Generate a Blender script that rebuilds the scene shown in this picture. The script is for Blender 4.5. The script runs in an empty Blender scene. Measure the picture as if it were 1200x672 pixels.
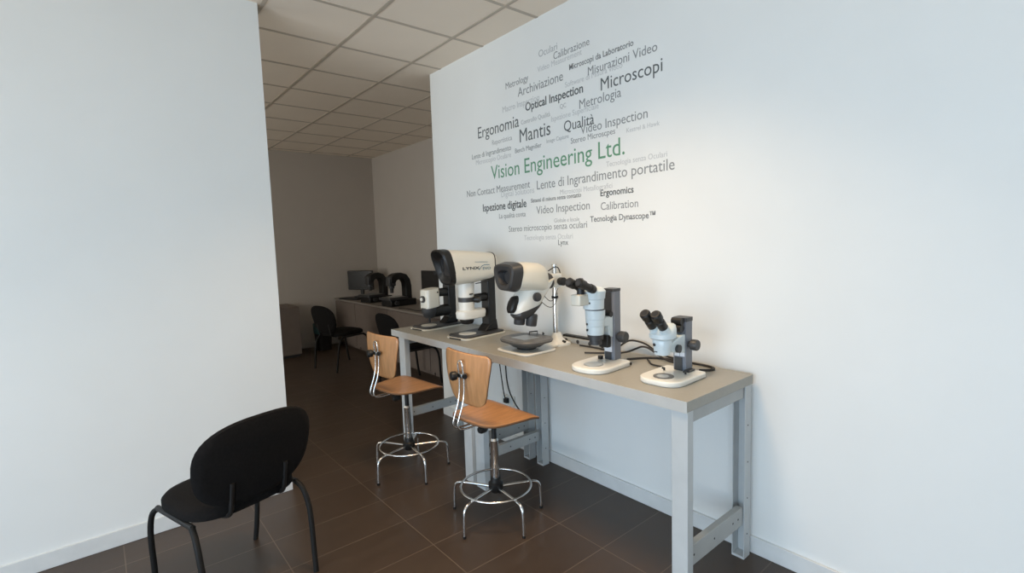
import bpy, bmesh, math, random
from mathutils import Vector, Matrix
random.seed(7)
scene = bpy.context.scene
COL = scene.collection
PI = math.pi

# ------------------------------------------------------------------ materials
def lin(c):
    c = c / 255.0
    return c / 12.92 if c <= 0.04045 else ((c + 0.055) / 1.055) ** 2.4

def rgb(r, g, b):
    return (lin(r), lin(g), lin(b), 1.0)

def mat(name, col, rough=0.5, metal=0.0, vary=0.04, scale=12.0, bump=0.0, coat=0.0, spec=0.5, stretch=None):
    m = bpy.data.materials.new(name)
    m.use_nodes = True
    nt = m.node_tree
    b = nt.nodes['Principled BSDF']
    b.inputs['Roughness'].default_value = rough
    b.inputs['Metallic'].default_value = metal
    b.inputs['Coat Weight'].default_value = coat
    b.inputs['Specular IOR Level'].default_value = spec
    tc = nt.nodes.new('ShaderNodeTexCoord')
    mp = nt.nodes.new('ShaderNodeMapping')
    if stretch:
        mp.inputs['Scale'].default_value = stretch
    nz = nt.nodes.new('ShaderNodeTexNoise')
    nz.inputs['Scale'].default_value = scale
    nz.inputs['Detail'].default_value = 4
    rp = nt.nodes.new('ShaderNodeMapRange')
    rp.inputs['From Min'].default_value = 0.3
    rp.inputs['From Max'].default_value = 0.7
    rp.inputs['To Min'].default_value = 1 - vary
    rp.inputs['To Max'].default_value = 1 + vary
    mx = nt.nodes.new('ShaderNodeVectorMath')
    mx.operation = 'SCALE'
    mx.inputs[0].default_value = col[:3]
    nt.links.new(tc.outputs['Object'], mp.inputs['Vector'])
    nt.links.new(mp.outputs['Vector'], nz.inputs['Vector'])
    nt.links.new(nz.outputs['Fac'], rp.inputs['Value'])
    nt.links.new(rp.outputs['Result'], mx.inputs['Scale'])
    nt.links.new(mx.outputs['Vector'], b.inputs['Base Color'])
    if bump:
        bp = nt.nodes.new('ShaderNodeBump')
        bp.inputs['Strength'].default_value = bump
        bp.inputs['Distance'].default_value = 0.002
        nt.links.new(nz.outputs['Fac'], bp.inputs['Height'])
        nt.links.new(bp.outputs['Normal'], b.inputs['Normal'])
    return m

M = {}
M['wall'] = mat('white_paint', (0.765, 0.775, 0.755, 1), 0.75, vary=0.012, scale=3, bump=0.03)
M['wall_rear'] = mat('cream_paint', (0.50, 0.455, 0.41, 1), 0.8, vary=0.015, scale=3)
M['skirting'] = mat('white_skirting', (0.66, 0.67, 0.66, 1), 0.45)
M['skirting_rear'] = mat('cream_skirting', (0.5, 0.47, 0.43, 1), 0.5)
M['ceiling'] = mat('mineral_tile', (0.84, 0.74, 0.62, 1), 0.9, vary=0.02, scale=2.5)
M['tbar'] = mat('ceiling_bar', (0.50, 0.43, 0.35, 1), 0.6)
M['top'] = mat('grey_laminate', (0.33, 0.315, 0.275, 1), 0.42, vary=0.03, scale=60)
M['edge'] = mat('grey_edge_band', (0.47, 0.47, 0.45, 1), 0.45)
M['frame'] = mat('grey_powder_coat', (0.50, 0.52, 0.52, 1), 0.45)
M['frame_in'] = mat('grey_steel_rail', (0.40, 0.41, 0.40, 1), 0.5)
M['hole'] = mat('dark_hole', (0.05, 0.05, 0.05, 1), 0.8)
M['wood'] = mat('beech_ply', (0.50, 0.245, 0.100, 1), 0.38, vary=0.16, scale=9, stretch=(1.0, 6.0, 1.0), coat=0.25)
M['woodedge'] = mat('ply_edge', (0.16, 0.075, 0.03, 1), 0.6)
M['chrome'] = mat('chrome', (0.74, 0.73, 0.71, 1), 0.2, metal=1.0, vary=0.01)
M['steel'] = mat('brushed_steel', (0.42, 0.42, 0.41, 1), 0.3, metal=1.0)
M['black'] = mat('black_plastic', (0.011, 0.0105, 0.010, 1), 0.42, spec=0.4)
M['softblack'] = mat('soft_black', (0.009, 0.0085, 0.008, 1), 0.6, spec=0.25)
M['charcoal'] = mat('charcoal_plastic', (0.038, 0.038, 0.039, 1), 0.45)
M['fabric'] = mat('black_fabric', (0.008, 0.0072, 0.007, 1), 0.95, spec=0.15, vary=0.2, scale=90, bump=0.2)
M['white'] = mat('white_enamel', (0.74, 0.73, 0.67, 1), 0.32, coat=0.3, vary=0.01)
M['cream'] = mat('cream_enamel', (0.66, 0.63, 0.54, 1), 0.35, coat=0.2, vary=0.01)
M['paleblue'] = mat('pale_grey_enamel', (0.60, 0.67, 0.69, 1), 0.33, coat=0.2, vary=0.01)
M['bluegrey'] = mat('anodised_column', (0.17, 0.18, 0.205, 1), 0.45, vary=0.02)
M['scale'] = mat('pale_strip', (0.62, 0.63, 0.66, 1), 0.5)
M['glass'] = mat('frosted_glass_disc', (0.42, 0.45, 0.45, 1), 0.15, vary=0.02)
M['darkglass'] = mat('dark_glass', (0.03, 0.03, 0.032, 1), 0.08)
M['stage'] = mat('grey_stage', (0.10, 0.10, 0.098, 1), 0.4)
M['cable'] = mat('black_cable', (0.025, 0.022, 0.02, 1), 0.6)
M['cabinet'] = mat('grey_cabinet', (0.17, 0.135, 0.115, 1), 0.55)
M['cabinet_top'] = mat('cabinet_worktop', (0.23, 0.20, 0.175, 1), 0.6)
M['screen'] = mat('dark_screen', (0.012, 0.012, 0.012, 1), 0.25)
M['liner'] = mat('teal_liner', (0.05, 0.13, 0.14, 1), 0.6)
M['ink_D'] = mat('dark_grey_vinyl', (0.11, 0.12, 0.12, 1), 0.6)
M['ink_M'] = mat('mid_grey_vinyl', (0.24, 0.25, 0.25, 1), 0.6)
M['ink_L'] = mat('light_grey_vinyl', (0.40, 0.41, 0.41, 1), 0.6)
M['ink_X'] = mat('pale_grey_vinyl', (0.52, 0.53, 0.53, 1), 0.6)
M['ink_G'] = mat('green_vinyl', (0.12, 0.29, 0.17, 1), 0.6)
M['ink_logo'] = mat('dark_ink', (0.03, 0.035, 0.04, 1), 0.5)
M['ink_blue'] = mat('blue_ink', (0.04, 0.16, 0.24, 1), 0.5)
M['winframe'] = mat('aluminium_window', (0.5, 0.5, 0.5, 1), 0.4, metal=0.6)

def floor_material():
    m = bpy.data.materials.new('dark_floor_tiles')
    m.use_nodes = True
    nt = m.node_tree
    N, L = nt.nodes, nt.links
    b = N['Principled BSDF']
    tc = N.new('ShaderNodeTexCoord')
    mp = N.new('ShaderNodeMapping')
    # joints pass through x = -1.1376 + n*0.6189 and y = 1.8858 + n*0.3070
    mp.inputs['Location'].default_value = (1.1376, -1.8858, 0)
    br = N.new('ShaderNodeTexBrick')
    br.offset = 0.0
    br.squash = 1.0
    br.inputs['Scale'].default_value = 1.0
    br.inputs['Brick Width'].default_value = 0.6189
    br.inputs['Row Height'].default_value = 0.3070
    br.inputs['Mortar Size'].default_value = 0.0026
    br.inputs['Mortar Smooth'].default_value = 0.3
    br.inputs['Bias'].default_value = 0.0
    br.inputs['Color1'].default_value = (0.050, 0.032, 0.021, 1)
    br.inputs['Color2'].default_value = (0.060, 0.039, 0.026, 1)
    br.inputs['Mortar'].default_value = (0.125, 0.090, 0.062, 1)
    L.new(tc.outputs['Object'], mp.inputs['Vector'])
    L.new(mp.outputs['Vector'], br.inputs['Vector'])
    nz = N.new('ShaderNodeTexNoise')
    nz.inputs['Scale'].default_value = 9
    nz.inputs['Detail'].default_value = 6
    mp2 = N.new('ShaderNodeMapping')
    mp2.inputs['Scale'].default_value = (0.5, 2.0, 1)
    L.new(tc.outputs['Object'], mp2.inputs['Vector'])
    L.new(mp2.outputs['Vector'], nz.inputs['Vector'])
    rp = N.new('ShaderNodeMapRange')
    rp.inputs['To Min'].default_value = 0.82
    rp.inputs['To Max'].default_value = 1.18
    L.new(nz.outputs['Fac'], rp.inputs['Value'])
    mx = N.new('ShaderNodeVectorMath')
    mx.operation = 'SCALE'
    L.new(br.outputs['Color'], mx.inputs[0])
    L.new(rp.outputs['Result'], mx.inputs['Scale'])
    L.new(mx.outputs['Vector'], b.inputs['Base Color'])
    rr = N.new('ShaderNodeMapRange')
    rr.inputs['To Min'].default_value = 0.30
    rr.inputs['To Max'].default_value = 0.46
    L.new(nz.outputs['Fac'], rr.inputs['Value'])
    L.new(rr.outputs['Result'], b.inputs['Roughness'])
    bp = N.new('ShaderNodeBump')
    bp.inputs['Strength'].default_value = 0.25
    bp.inputs['Distance'].default_value = 0.002
    bp.invert = True
    L.new(br.outputs['Fac'], bp.inputs['Height'])
    L.new(bp.outputs['Normal'], b.inputs['Normal'])
    return m
M['floor'] = floor_material()

# ------------------------------------------------------------------ mesh tools
def sgn(v):
    return -1.0 if v < 0 else 1.0

def superellipse(n, a, b, e=2.5):
    out = []
    for i in range(n):
        t = 2 * PI * i / n
        c, s = math.cos(t), math.sin(t)
        out.append((a * sgn(c) * abs(c) ** (2 / e), b * sgn(s) * abs(s) ** (2 / e)))
    return out

def round_rect(x0, x1, y0, y1, r, seg=6):
    """r: one radius or four (x1y1, x0y1, x0y0, x1y0)"""
    rs = r if isinstance(r, (tuple, list)) else (r,) * 4
    pts = []
    for k, (cx, cy, q) in enumerate(((x1, y1, 0), (x0, y1, 1), (x0, y0, 2), (x1, y0, 3))):
        rr = max(rs[k], 1e-4)
        ox = cx - rr if cx == x1 else cx + rr
        oy = cy - rr if cy == y1 else cy + rr
        for i in range(seg + 1):
            a = (q + i / seg) * PI / 2
            pts.append((ox + rr * math.cos(a), oy + rr * math.sin(a)))
    return pts

class MB:
    def __init__(s):
        s.bm = bmesh.new()

    def box(s, x0, x1, y0, y1, z0, z1):
        v = [s.bm.verts.new(p) for p in ((x0, y0, z0), (x1, y0, z0), (x1, y1, z0), (x0, y1, z0),
                                         (x0, y0, z1), (x1, y0, z1), (x1, y1, z1), (x0, y1, z1))]
        for f in ((3, 2, 1, 0), (4, 5, 6, 7), (0, 1, 5, 4), (1, 2, 6, 5), (2, 3, 7, 6), (3, 0, 4, 7)):
            s.bm.faces.new([v[i] for i in f])
        return s

    def loft(s, rings, cap=True, closed=False):
        R = [[s.bm.verts.new(p) for p in r] for r in rings]
        n = len(R[0])
        m = len(R)
        for k in range(m if closed else m - 1):
            a, b = R[k], R[(k + 1) % m]
            for i in range(n):
                s.bm.faces.new((a[i], a[(i + 1) % n], b[(i + 1) % n], b[i]))
        if cap and not closed:
            s.bm.faces.new(R[0][::-1])
            s.bm.faces.new(R[-1])
        return s

    def cyl(s, p0, p1, r0, r1=None, seg=20):
        r1 = r0 if r1 is None else r1
        return s.lathe_axis([(0.0, r0), (1.0, r1)], p0, p1, seg)

    def lathe_axis(s, prof, p0, p1, seg=24):
        """prof: (t along p0->p1 in 0..1, radius)"""
        p0, p1 = Vector(p0), Vector(p1)
        d = (p1 - p0)
        z = d.normalized()
        ref = Vector((0, 0, 1)) if abs(z.z) < 0.9 else Vector((1, 0, 0))
        x = ref.cross(z).normalized()
        y = z.cross(x)
        rings = []
        for t, r in prof:
            r = max(r, 1e-4)
            c = p0 + d * t
            rings.append([c + x * (r * math.cos(2 * PI * i / seg)) + y * (r * math.sin(2 * PI * i / seg)) for i in range(seg)])
        return s.loft(rings)

    def tube(s, pts, r, seg=10, closed=False, smooth=0):
        P = [Vector(p) for p in pts]
        for _ in range(smooth):
            Q = []
            n = len(P)
            if closed:
                for i in range(n):
                    a, b = P[i], P[(i + 1) % n]
                    Q += [a * .75 + b * .25, a * .25 + b * .75]
            else:
                Q = [P[0]]
                for i in range(n - 1):
                    a, b = P[i], P[i + 1]
                    if i > 0:
                        Q.append(a * .75 + b * .25)
                    if i < n - 2:
                        Q.append(a * .25 + b * .75)
                Q.append(P[-1])
            P = Q
        n = len(P)
        rings = []
        up = None
        for i in range(n):
            if closed:
                t = (P[(i + 1) % n] - P[i - 1]).normalized()
            else:
                t = (P[min(i + 1, n - 1)] - P[max(i - 1, 0)]).normalized()
            if up is None:
                ref = Vector((0, 0, 1)) if abs(t.z) < 0.9 else Vector((1, 0, 0))
                up = (ref - t * ref.dot(t)).normalized()
            else:
                up = (up - t * up.dot(t))
                up = up.normalized() if up.length > 1e-6 else t.orthogonal().normalized()
            sd = t.cross(up)
            rr = r(i / (n - 1)) if callable(r) else r
            rings.append([P[i] + up * (rr * math.cos(2 * PI * k / seg)) + sd * (rr * math.sin(2 * PI * k / seg)) for k in range(seg)])
        return s.loft(rings, closed=closed)

    def prism(s, poly, axis, lo, hi):
        """extrude a 2D outline; axis 'z': (x,y), 'y': (x,z), 'x': (y,z)"""
        def mk(p, h):
            return {'z': (p[0], p[1], h), 'y': (p[0], h, p[1]), 'x': (h, p[0], p[1])}[axis]
        return s.loft([[mk(p, lo) for p in poly], [mk(p, hi) for p in poly]])

    def grid(s, fn, nu, nv):
        V = [[s.bm.verts.new(fn(i / nu, j / nv)) for j in range(nv + 1)] for i in range(nu + 1)]
        for i in range(nu):
            for j in range(nv):
                s.bm.faces.new((V[i][j], V[i + 1][j], V[i + 1][j + 1], V[i][j + 1]))
        return s

    def build(s, name, m, parent=None, bevel=0.0, angle=35, solid=0.0, rim=None, subsurf=0):
        bmesh.ops.remove_doubles(s.bm, verts=s.bm.verts, dist=1e-5)
        bmesh.ops.recalc_face_normals(s.bm, faces=s.bm.faces)
        me = bpy.data.meshes.new(name)
        s.bm.to_mesh(me)
        s.bm.free()
        for p in me.polygons:
            p.use_smooth = True
        me.set_sharp_from_angle(angle=math.radians(angle))
        o = bpy.data.objects.new(name, me)
        me.materials.append(M[m])
        COL.objects.link(o)
        if parent:
            o.parent = parent
        if subsurf:
            md = o.modifiers.new('sub', 'SUBSURF')
            md.levels = md.render_levels = subsurf
        if solid:
            md = o.modifiers.new('solid', 'SOLIDIFY')
            md.thickness = solid
            md.offset = 0
            if rim:
                me.materials.append(M[rim])
                md.material_offset_rim = 1
        if bevel:
            md = o.modifiers.new('bevel', 'BEVEL')
            md.width = bevel
            md.segments = 3
            md.limit_method = 'ANGLE'
            md.angle_limit = math.radians(40)
            md.harden_normals = False
        return o

def thing(name, label, cat, loc=(0, 0, 0), rz=0.0, group=None):
    o = bpy.data.objects.new(name, None)
    o.empty_display_size = 0.1
    COL.objects.link(o)
    o.location = loc
    o.rotation_euler = (0, 0, rz)
    return tag(o, label, cat, group)

def tag(o, label, cat, group=None):
    o['label'] = label
    o['category'] = cat
    if group:
        o['group'] = group
    return o

def struct(o):
    o['kind'] = 'structure'
    return o

def copy_tree(o, parent=None):
    c = o.copy()
    COL.objects.link(c)
    c.parent = parent
    for ch in list(o.children):
        copy_tree(ch, c)
    return c

def text_mesh(name, s, width, m, bold=0, xs=0.93, thick=0.0006):
    """flat lettering mesh: reads along +X, baseline at Y=0, thin in Z; scaled to the given width"""
    cu = bpy.data.curves.new('tmp_text', 'FONT')
    cu.body = s
    cu.size = 1.0
    cu.offset = 0.016 if bold else 0.0
    cu.resolution_u = 3
    ob = bpy.data.objects.new('tmp_text', cu)
    COL.objects.link(ob)
    dg = bpy.context.evaluated_depsgraph_get()
    me = bpy.data.meshes.new_from_object(ob.evaluated_get(dg))
    bpy.data.objects.remove(ob)
    x0 = min(v.co.x for v in me.vertices)
    x1 = max(v.co.x for v in me.vertices)
    k = width / (x1 - x0)
    for v in me.vertices:
        v.co.x = (v.co.x - x0) * k
        v.co.y = v.co.y * k / xs
        v.co.z = 0
    bm = bmesh.new()
    bm.from_mesh(me)
    r = bmesh.ops.extrude_face_region(bm, geom=bm.faces[:])
    bmesh.ops.translate(bm, vec=(0, 0, thick), verts=[g for g in r['geom'] if isinstance(g, bmesh.types.BMVert)])
    bmesh.ops.recalc_face_normals(bm, faces=bm.faces)
    bm.to_mesh(me)
    bm.free()
    me.name = name
    me.materials.clear()
    me.materials.append(M[m])
    o = bpy.data.objects.new(name, me)
    COL.objects.link(o)
    return o

def text_extent(s, bold):
    cu = bpy.data.curves.new('tmp_text', 'FONT')
    cu.body = s
    cu.offset = 0.016 if bold else 0.0
    ob = bpy.data.objects.new('tmp_text', cu)
    COL.objects.link(ob)
    dg = bpy.context.evaluated_depsgraph_get()
    me = bpy.data.meshes.new_from_object(ob.evaluated_get(dg))
    xs = [v.co.x for v in me.vertices]
    bpy.data.objects.remove(ob)
    bpy.data.meshes.remove(me)
    return min(xs), max(xs)

# ------------------------------------------------------------------ the room
H = 3.034
XL, XR, YN, YF, YC = -5.2, 1.35, -4.0, 8.05, 3.878     # left, recess wall, window wall, back wall, corner of the lettered wall
struct(MB().box(XL - .1, XR + .1, YN - .1, YF + .1, -0.1, 0).build('floor', 'floor'))
struct(MB().box(XL - .1, XR + .1, YN - .1, YF + .1, H, H + .1).build('ceiling', 'ceiling'))
g = MB()
i = -8
while -0.8713 + .6 * i < XR:
    x = -0.8713 + .6 * i
    if x > XL:
        if x < 0:
            g.box(x - .012, x + .012, YN, YF, H - .004, H)
        else:
            g.box(x - .012, x + .012, YC, YF, H - .004, H)
    i += 1
j = -17
while 3.1043 + .6 * j < YF:
    y = 3.1043 + .6 * j
    if y > YN:
        g.box(XL, XR if y > YC else 0.0, y - .012, y + .012, H - .0035, H)
    j += 1
struct(g.build('ceiling_grid', 'tbar'))
struct(MB().box(0, XR + .1, YN - .1, YC, 0, H).build('wall_right', 'wall'))
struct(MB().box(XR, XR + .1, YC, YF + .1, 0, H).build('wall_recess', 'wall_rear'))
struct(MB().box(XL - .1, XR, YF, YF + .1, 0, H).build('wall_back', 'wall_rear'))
# left wall with the shop window (1) beside the photographer and a second window (2) beyond the partition
W1 = (-3.4, 2.5, .08, 2.05)
W2 = (4.2, 7.6, .5, 2.5)
g = MB()
g.box(XL - .1, XL, YN - .1, W1[0], 0, H).box(XL - .1, XL, W1[1], W2[0], 0, H).box(XL - .1, XL, W2[1], YF, 0, H)
for wn in (W1, W2):
    g.box(XL - .1, XL, wn[0], wn[1], 0, wn[2]).box(XL - .1, XL, wn[0], wn[1], wn[3], H)
struct(g.build('wall_left', 'wall'))
for nm, wn, n in (('window_1', W1, 4), ('window_2', W2, 2)):
    g = MB()
    for k in range(n + 1):
        yy = wn[0] + (wn[1] - wn[0]) * k / n
        g.box(XL - .08, XL - .02, yy - .03, yy + .03, wn[2], wn[3])
    g.box(XL - .08, XL - .02, wn[0], wn[1], wn[2], wn[2] + .06).box(XL - .08, XL - .02, wn[0], wn[1], wn[3] - .06, wn[3])
    struct(g.build(nm, 'winframe'))
# short wall that closes the left of the room
struct(MB().box(XL, -1.50, 3.35, 3.47, 0, H).build('wall_partition', 'wall'))
struct(MB().box(-0.013, 0, YN, YC, 0, .086).build('baseboard_right', 'skirting', bevel=.003))
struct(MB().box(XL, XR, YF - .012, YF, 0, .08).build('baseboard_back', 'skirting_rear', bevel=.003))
struct(MB().box(XL, -1.50, 3.338, 3.35, 0, .086).build('baseboard_partition', 'skirting', bevel=.003))
struct(MB().box(XL, XR, YN - .1, YN, 0, H).build('wall_near', 'wall'))

# ------------------------------------------------------------------ lettering on the wall
WORDS = [
    ('Oculari', 2.497, 2.324, 2.775, 'L', 0),
    ('Calibrazione', 2.360, 2.056, 2.721, 'M', 0),
    ('Video Measurement', 2.512, 2.118, 2.683, 'X', 0),
    ('Microscopi da Laboratorio', 2.224, 1.739, 2.619, 'M', 1),
    ('Metrology', 2.849, 2.606, 2.656, 'M', 0),
    ('Archiviazione', 2.719, 2.280, 2.573, 'M', 0),
    ('Misurazioni Video', 2.071, 1.588, 2.545, 'M', 0),
    ('Software di Misura video', 2.262, 1.816, 2.522, 'X', 0),
    ('Microscopi', 1.974, 1.557, 2.433, 'D', 0),
    ('Optical Inspection', 2.644, 2.113, 2.459, 'D', 1),
    ('Macro Inspection', 2.893, 2.502, 2.501, 'X', 0),
    ('QC', 2.312, 2.258, 2.402, 'L', 0),
    ('Metrologia', 2.145, 1.827, 2.365, 'M', 0),
    ('Ergonomia', 3.203, 2.716, 2.370, 'D', 0),
    ('Controllo Qualità', 2.693, 2.403, 2.377, 'L', 0),
    ('Ispezione Superficiale', 2.393, 1.993, 2.337, 'X', 0),
    ('Mantis', 2.712, 2.404, 2.258, 'D', 0),
    ('Qualità', 2.280, 2.029, 2.253, 'D', 0),
    ('Video Inspection', 2.140, 1.651, 2.212, 'M', 0),
    ('Kestrel & Hawk', 1.792, 1.576, 2.157, 'X', 0),
    ('Reportistica', 3.029, 2.797, 2.292, 'L', 0),
    ('Image Capture', 2.442, 2.241, 2.208, 'L', 0),
    ('Stereo Microscpes', 2.223, 1.873, 2.167, 'M', 0),
    ('Lente di Ingrandimento', 3.293, 2.812, 2.223, 'M', 0),
    ('Bench Magnifier', 2.766, 2.493, 2.192, 'M', 0),
    ('Microscopio Oculare', 3.244, 2.814, 2.173, 'X', 0),
    ('Vision Engineering Ltd.', 3.055, 1.807, 2.040, 'G', 0),
    ('Tecnologia senza Oculari', 1.942, 1.531, 1.986, 'X', 0),
    ('Non Contact Measurement', 3.383, 2.619, 1.935, 'M', 0),
    ('Lente di Ingrandimento portatile', 2.548, 1.487, 1.913, 'M', 0),
    ('Digital Solutions', 2.939, 2.577, 1.895, 'X', 0),
    ('Microscopi Metallografici', 2.327, 1.899, 1.859, 'X', 0),
    ('Ergonomics', 1.989, 1.748, 1.818, 'D', 1),
    ('Ispezione digitale', 3.175, 2.661, 1.805, 'D', 1),
    ('Sistemi di misura senza contatto', 2.613, 2.145, 1.829, 'M', 1),
    ('Video Inspection', 2.560, 2.076, 1.747, 'M', 0),
    ('Calibration', 1.988, 1.718, 1.735, 'M', 0),
    ('La qualità conta', 2.974, 2.673, 1.739, 'M', 0),
    ('Globale e locale', 2.389, 2.164, 1.680, 'L', 0),
    ('Tecnologia Dynascope™', 2.073, 1.606, 1.668, 'M', 1),
    ('Stereo microscopio senza oculari', 2.865, 2.100, 1.635, 'M', 0),
    ('Tecnologia senza Oculari', 2.695, 2.223, 1.570, 'X', 0),
    ('Lynx', 2.356, 2.265, 1.530, 'D', 0),
]
INK = {'D': 'ink_D', 'M': 'ink_M', 'L': 'ink_L', 'X': 'ink_X', 'G': 'ink_G'}
INKW = {'D': 'dark grey', 'M': 'mid grey', 'L': 'light grey', 'X': 'pale grey', 'G': 'green'}
SPECIAL = {
    16: 'large dark grey six-letter lettering on wall, between the words Ergonomia and Qualità',
    19: 'pale grey lettering on wall, right of the upper Video Inspection, just below it',
    26: 'large green company name lettering across the middle of the wall',
    18: 'mid grey lettering reading Video Inspection on wall above the green line',
    35: 'mid grey lettering reading Video Inspection on wall below the green line',
    27: 'pale grey lettering reading Tecnologia senza Oculari right under the green line\'s end',
    41: 'pale grey lettering reading Tecnologia senza Oculari near the bottom of the word cloud',
    23: 'mid grey lettering reading only Lente di Ingrandimento at left of the word cloud',
    39: 'bold mid grey lettering with trademark sign, lowest at right of the word cloud',
    42: 'small dark grey four-letter word, lowest in the word cloud on wall',
    8: 'large dark grey single word Microscopi at top right of the word cloud',
    3: 'bold mid grey lettering reading Microscopi da Laboratorio near top of the wall',
}
def split_words(o, s, width, bold):
    """one phrase = an Empty with each of its words as a part"""
    ws = s.split(' ')
    lims = []
    full = text_extent(s, bold)
    for i in range(1, len(ws)):
        a = text_extent(' '.join(ws[:i]), bold)[1]
        lims.append((a + .05 - full[0]) * width / (full[1] - full[0]))
    root = bpy.data.objects.new('wall_lettering', None)
    root.empty_display_size = .05
    COL.objects.link(root)
    src = o.data
    for i in range(len(ws)):
        lo = lims[i - 1] if i else -9
        hi = lims[i] if i < len(lims) else 9
        bm = bmesh.new()
        bm.from_mesh(src)
        kill = [f for f in bm.faces if not lo <= f.calc_center_median().x < hi]
        bmesh.ops.delete(bm, geom=kill, context='FACES')
        me = bpy.data.meshes.new('word')
        bm.to_mesh(me)
        bm.free()
        me.materials.append(src.materials[0])
        w_ = bpy.data.objects.new('word', me)
        COL.objects.link(w_)
        w_.parent = root
    bpy.data.objects.remove(o)
    root.name = 'wall_lettering'
    return root

for k, (s, y0, y1, z, c, bold) in enumerate(WORDS):
    o = text_mesh('wall_lettering', s, y0 - y1, INK[c], bold)
    if ' ' in s:
        o = split_words(o, s, y0 - y1, bold)
    # local X -> -Y (reading direction), local Y -> +Z, local Z -> -X (out of the wall)
    o.matrix_world = Matrix(((0, 0, -1, -0.0002), (-1, 0, 0, y0), (0, 1, 0, z), (0, 0, 0, 1)))
    lab = SPECIAL.get(k) or '%s%s lettering reading %s on the white wall' % ('bold ' if bold else '', INKW[c], s)
    tag(o, lab, 'lettering', 'words lettered on the wall')

# ------------------------------------------------------------------ workbenches
def channel(g, x0, x1, y0, y1, z0, z1, t=.004):
    """upright steel channel, open towards -X"""
    g.box(x0, x1, y0, y0 + t, z0, z1)
    g.box(x0, x1, y1 - t, y1, z0, z1)
    g.box(x1 - t, x1, y0 + t, y1 - t, z0, z1)
    g.box(x0, x1 - t, y0 + t, y1 - t, z0, z0 + .012)
    return g

def bench(label, y0, y1, legs):
    cy = (y0 + y1) / 2
    t = thing('workbench', label, 'table', (-0.31, cy, 0), group='grey workbenches along the wall')
    X = lambda v: v + 0.31
    Y = lambda v: v - cy
    top = MB().box(X(-.605), X(-.03), Y(y0 + .0008), Y(y1 - .0008), .855, .9).build('tabletop', 'top', t, bevel=.0015)
    MB().box(X(-.608), X(-.605), Y(y0 + .0008), Y(y1 - .0008), .852, .9).build('edge_band', 'edge', top)
    for (fy0, fy1, ry0, ry1, sz0, sz1, side) in legs:
        MB().box(X(-.60), X(-.557), Y(fy0), Y(fy1), 0, .855).build('leg', 'frame', t, bevel=.002)
        o = channel(MB(), X(-.095), X(-.035), Y(ry0), Y(ry1), 0, .855).build('leg', 'frame', t)
        for zz in (.12, .30, .48, .66):
            MB().cyl((X(-.065), Y(ry0 - .0006), zz), (X(-.065), Y(ry0 + .001), zz), .004, seg=10).build('bolt_hole', 'hole', o)
        my = fy0 + .012 if side < 0 else fy0 + .03
        sb = MB().box(X(-.557), X(-.095), Y(my), Y(my + .03), sz0, sz1)
        st = sb.build('stretcher', 'frame_in', t, bevel=.002)
        for xx in (-.53, -.36, -.19, -.14):
            MB().cyl((X(xx), Y(my - .0008), (sz0 + sz1) / 2), (X(xx), Y(my + .001), (sz0 + sz1) / 2), .005, seg=10).build('bolt_hole', 'hole', st)
        MB().box(X(-.557), X(-.095), Y(my), Y(my + .03), .797, .855).build('top_rail', 'frame_in', t, bevel=.002)
    MB().box(X(-.115), X(-.09), Y(y0 + .09), Y(y1 - .09), .80, .855).build('rear_rail', 'frame_in', t)
    return t

bench('farther grey workbench, carrying the two white microscopes with black columns', 2.566, 3.637,
      [(2.585, 2.67, 2.60, 2.66, .225, .30, -1), (3.44, 3.53, 3.46, 3.52, .215, .28, 1)])
bench('grey workbench nearest the camera, with the two small binocular microscopes on it', 1.054, 2.5655,
      [(1.056, 1.130, 1.06, 1.12, .172, .262, -1), (2.455, 2.545, 2.46, 2.52, .178, .245, 1)])

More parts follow.
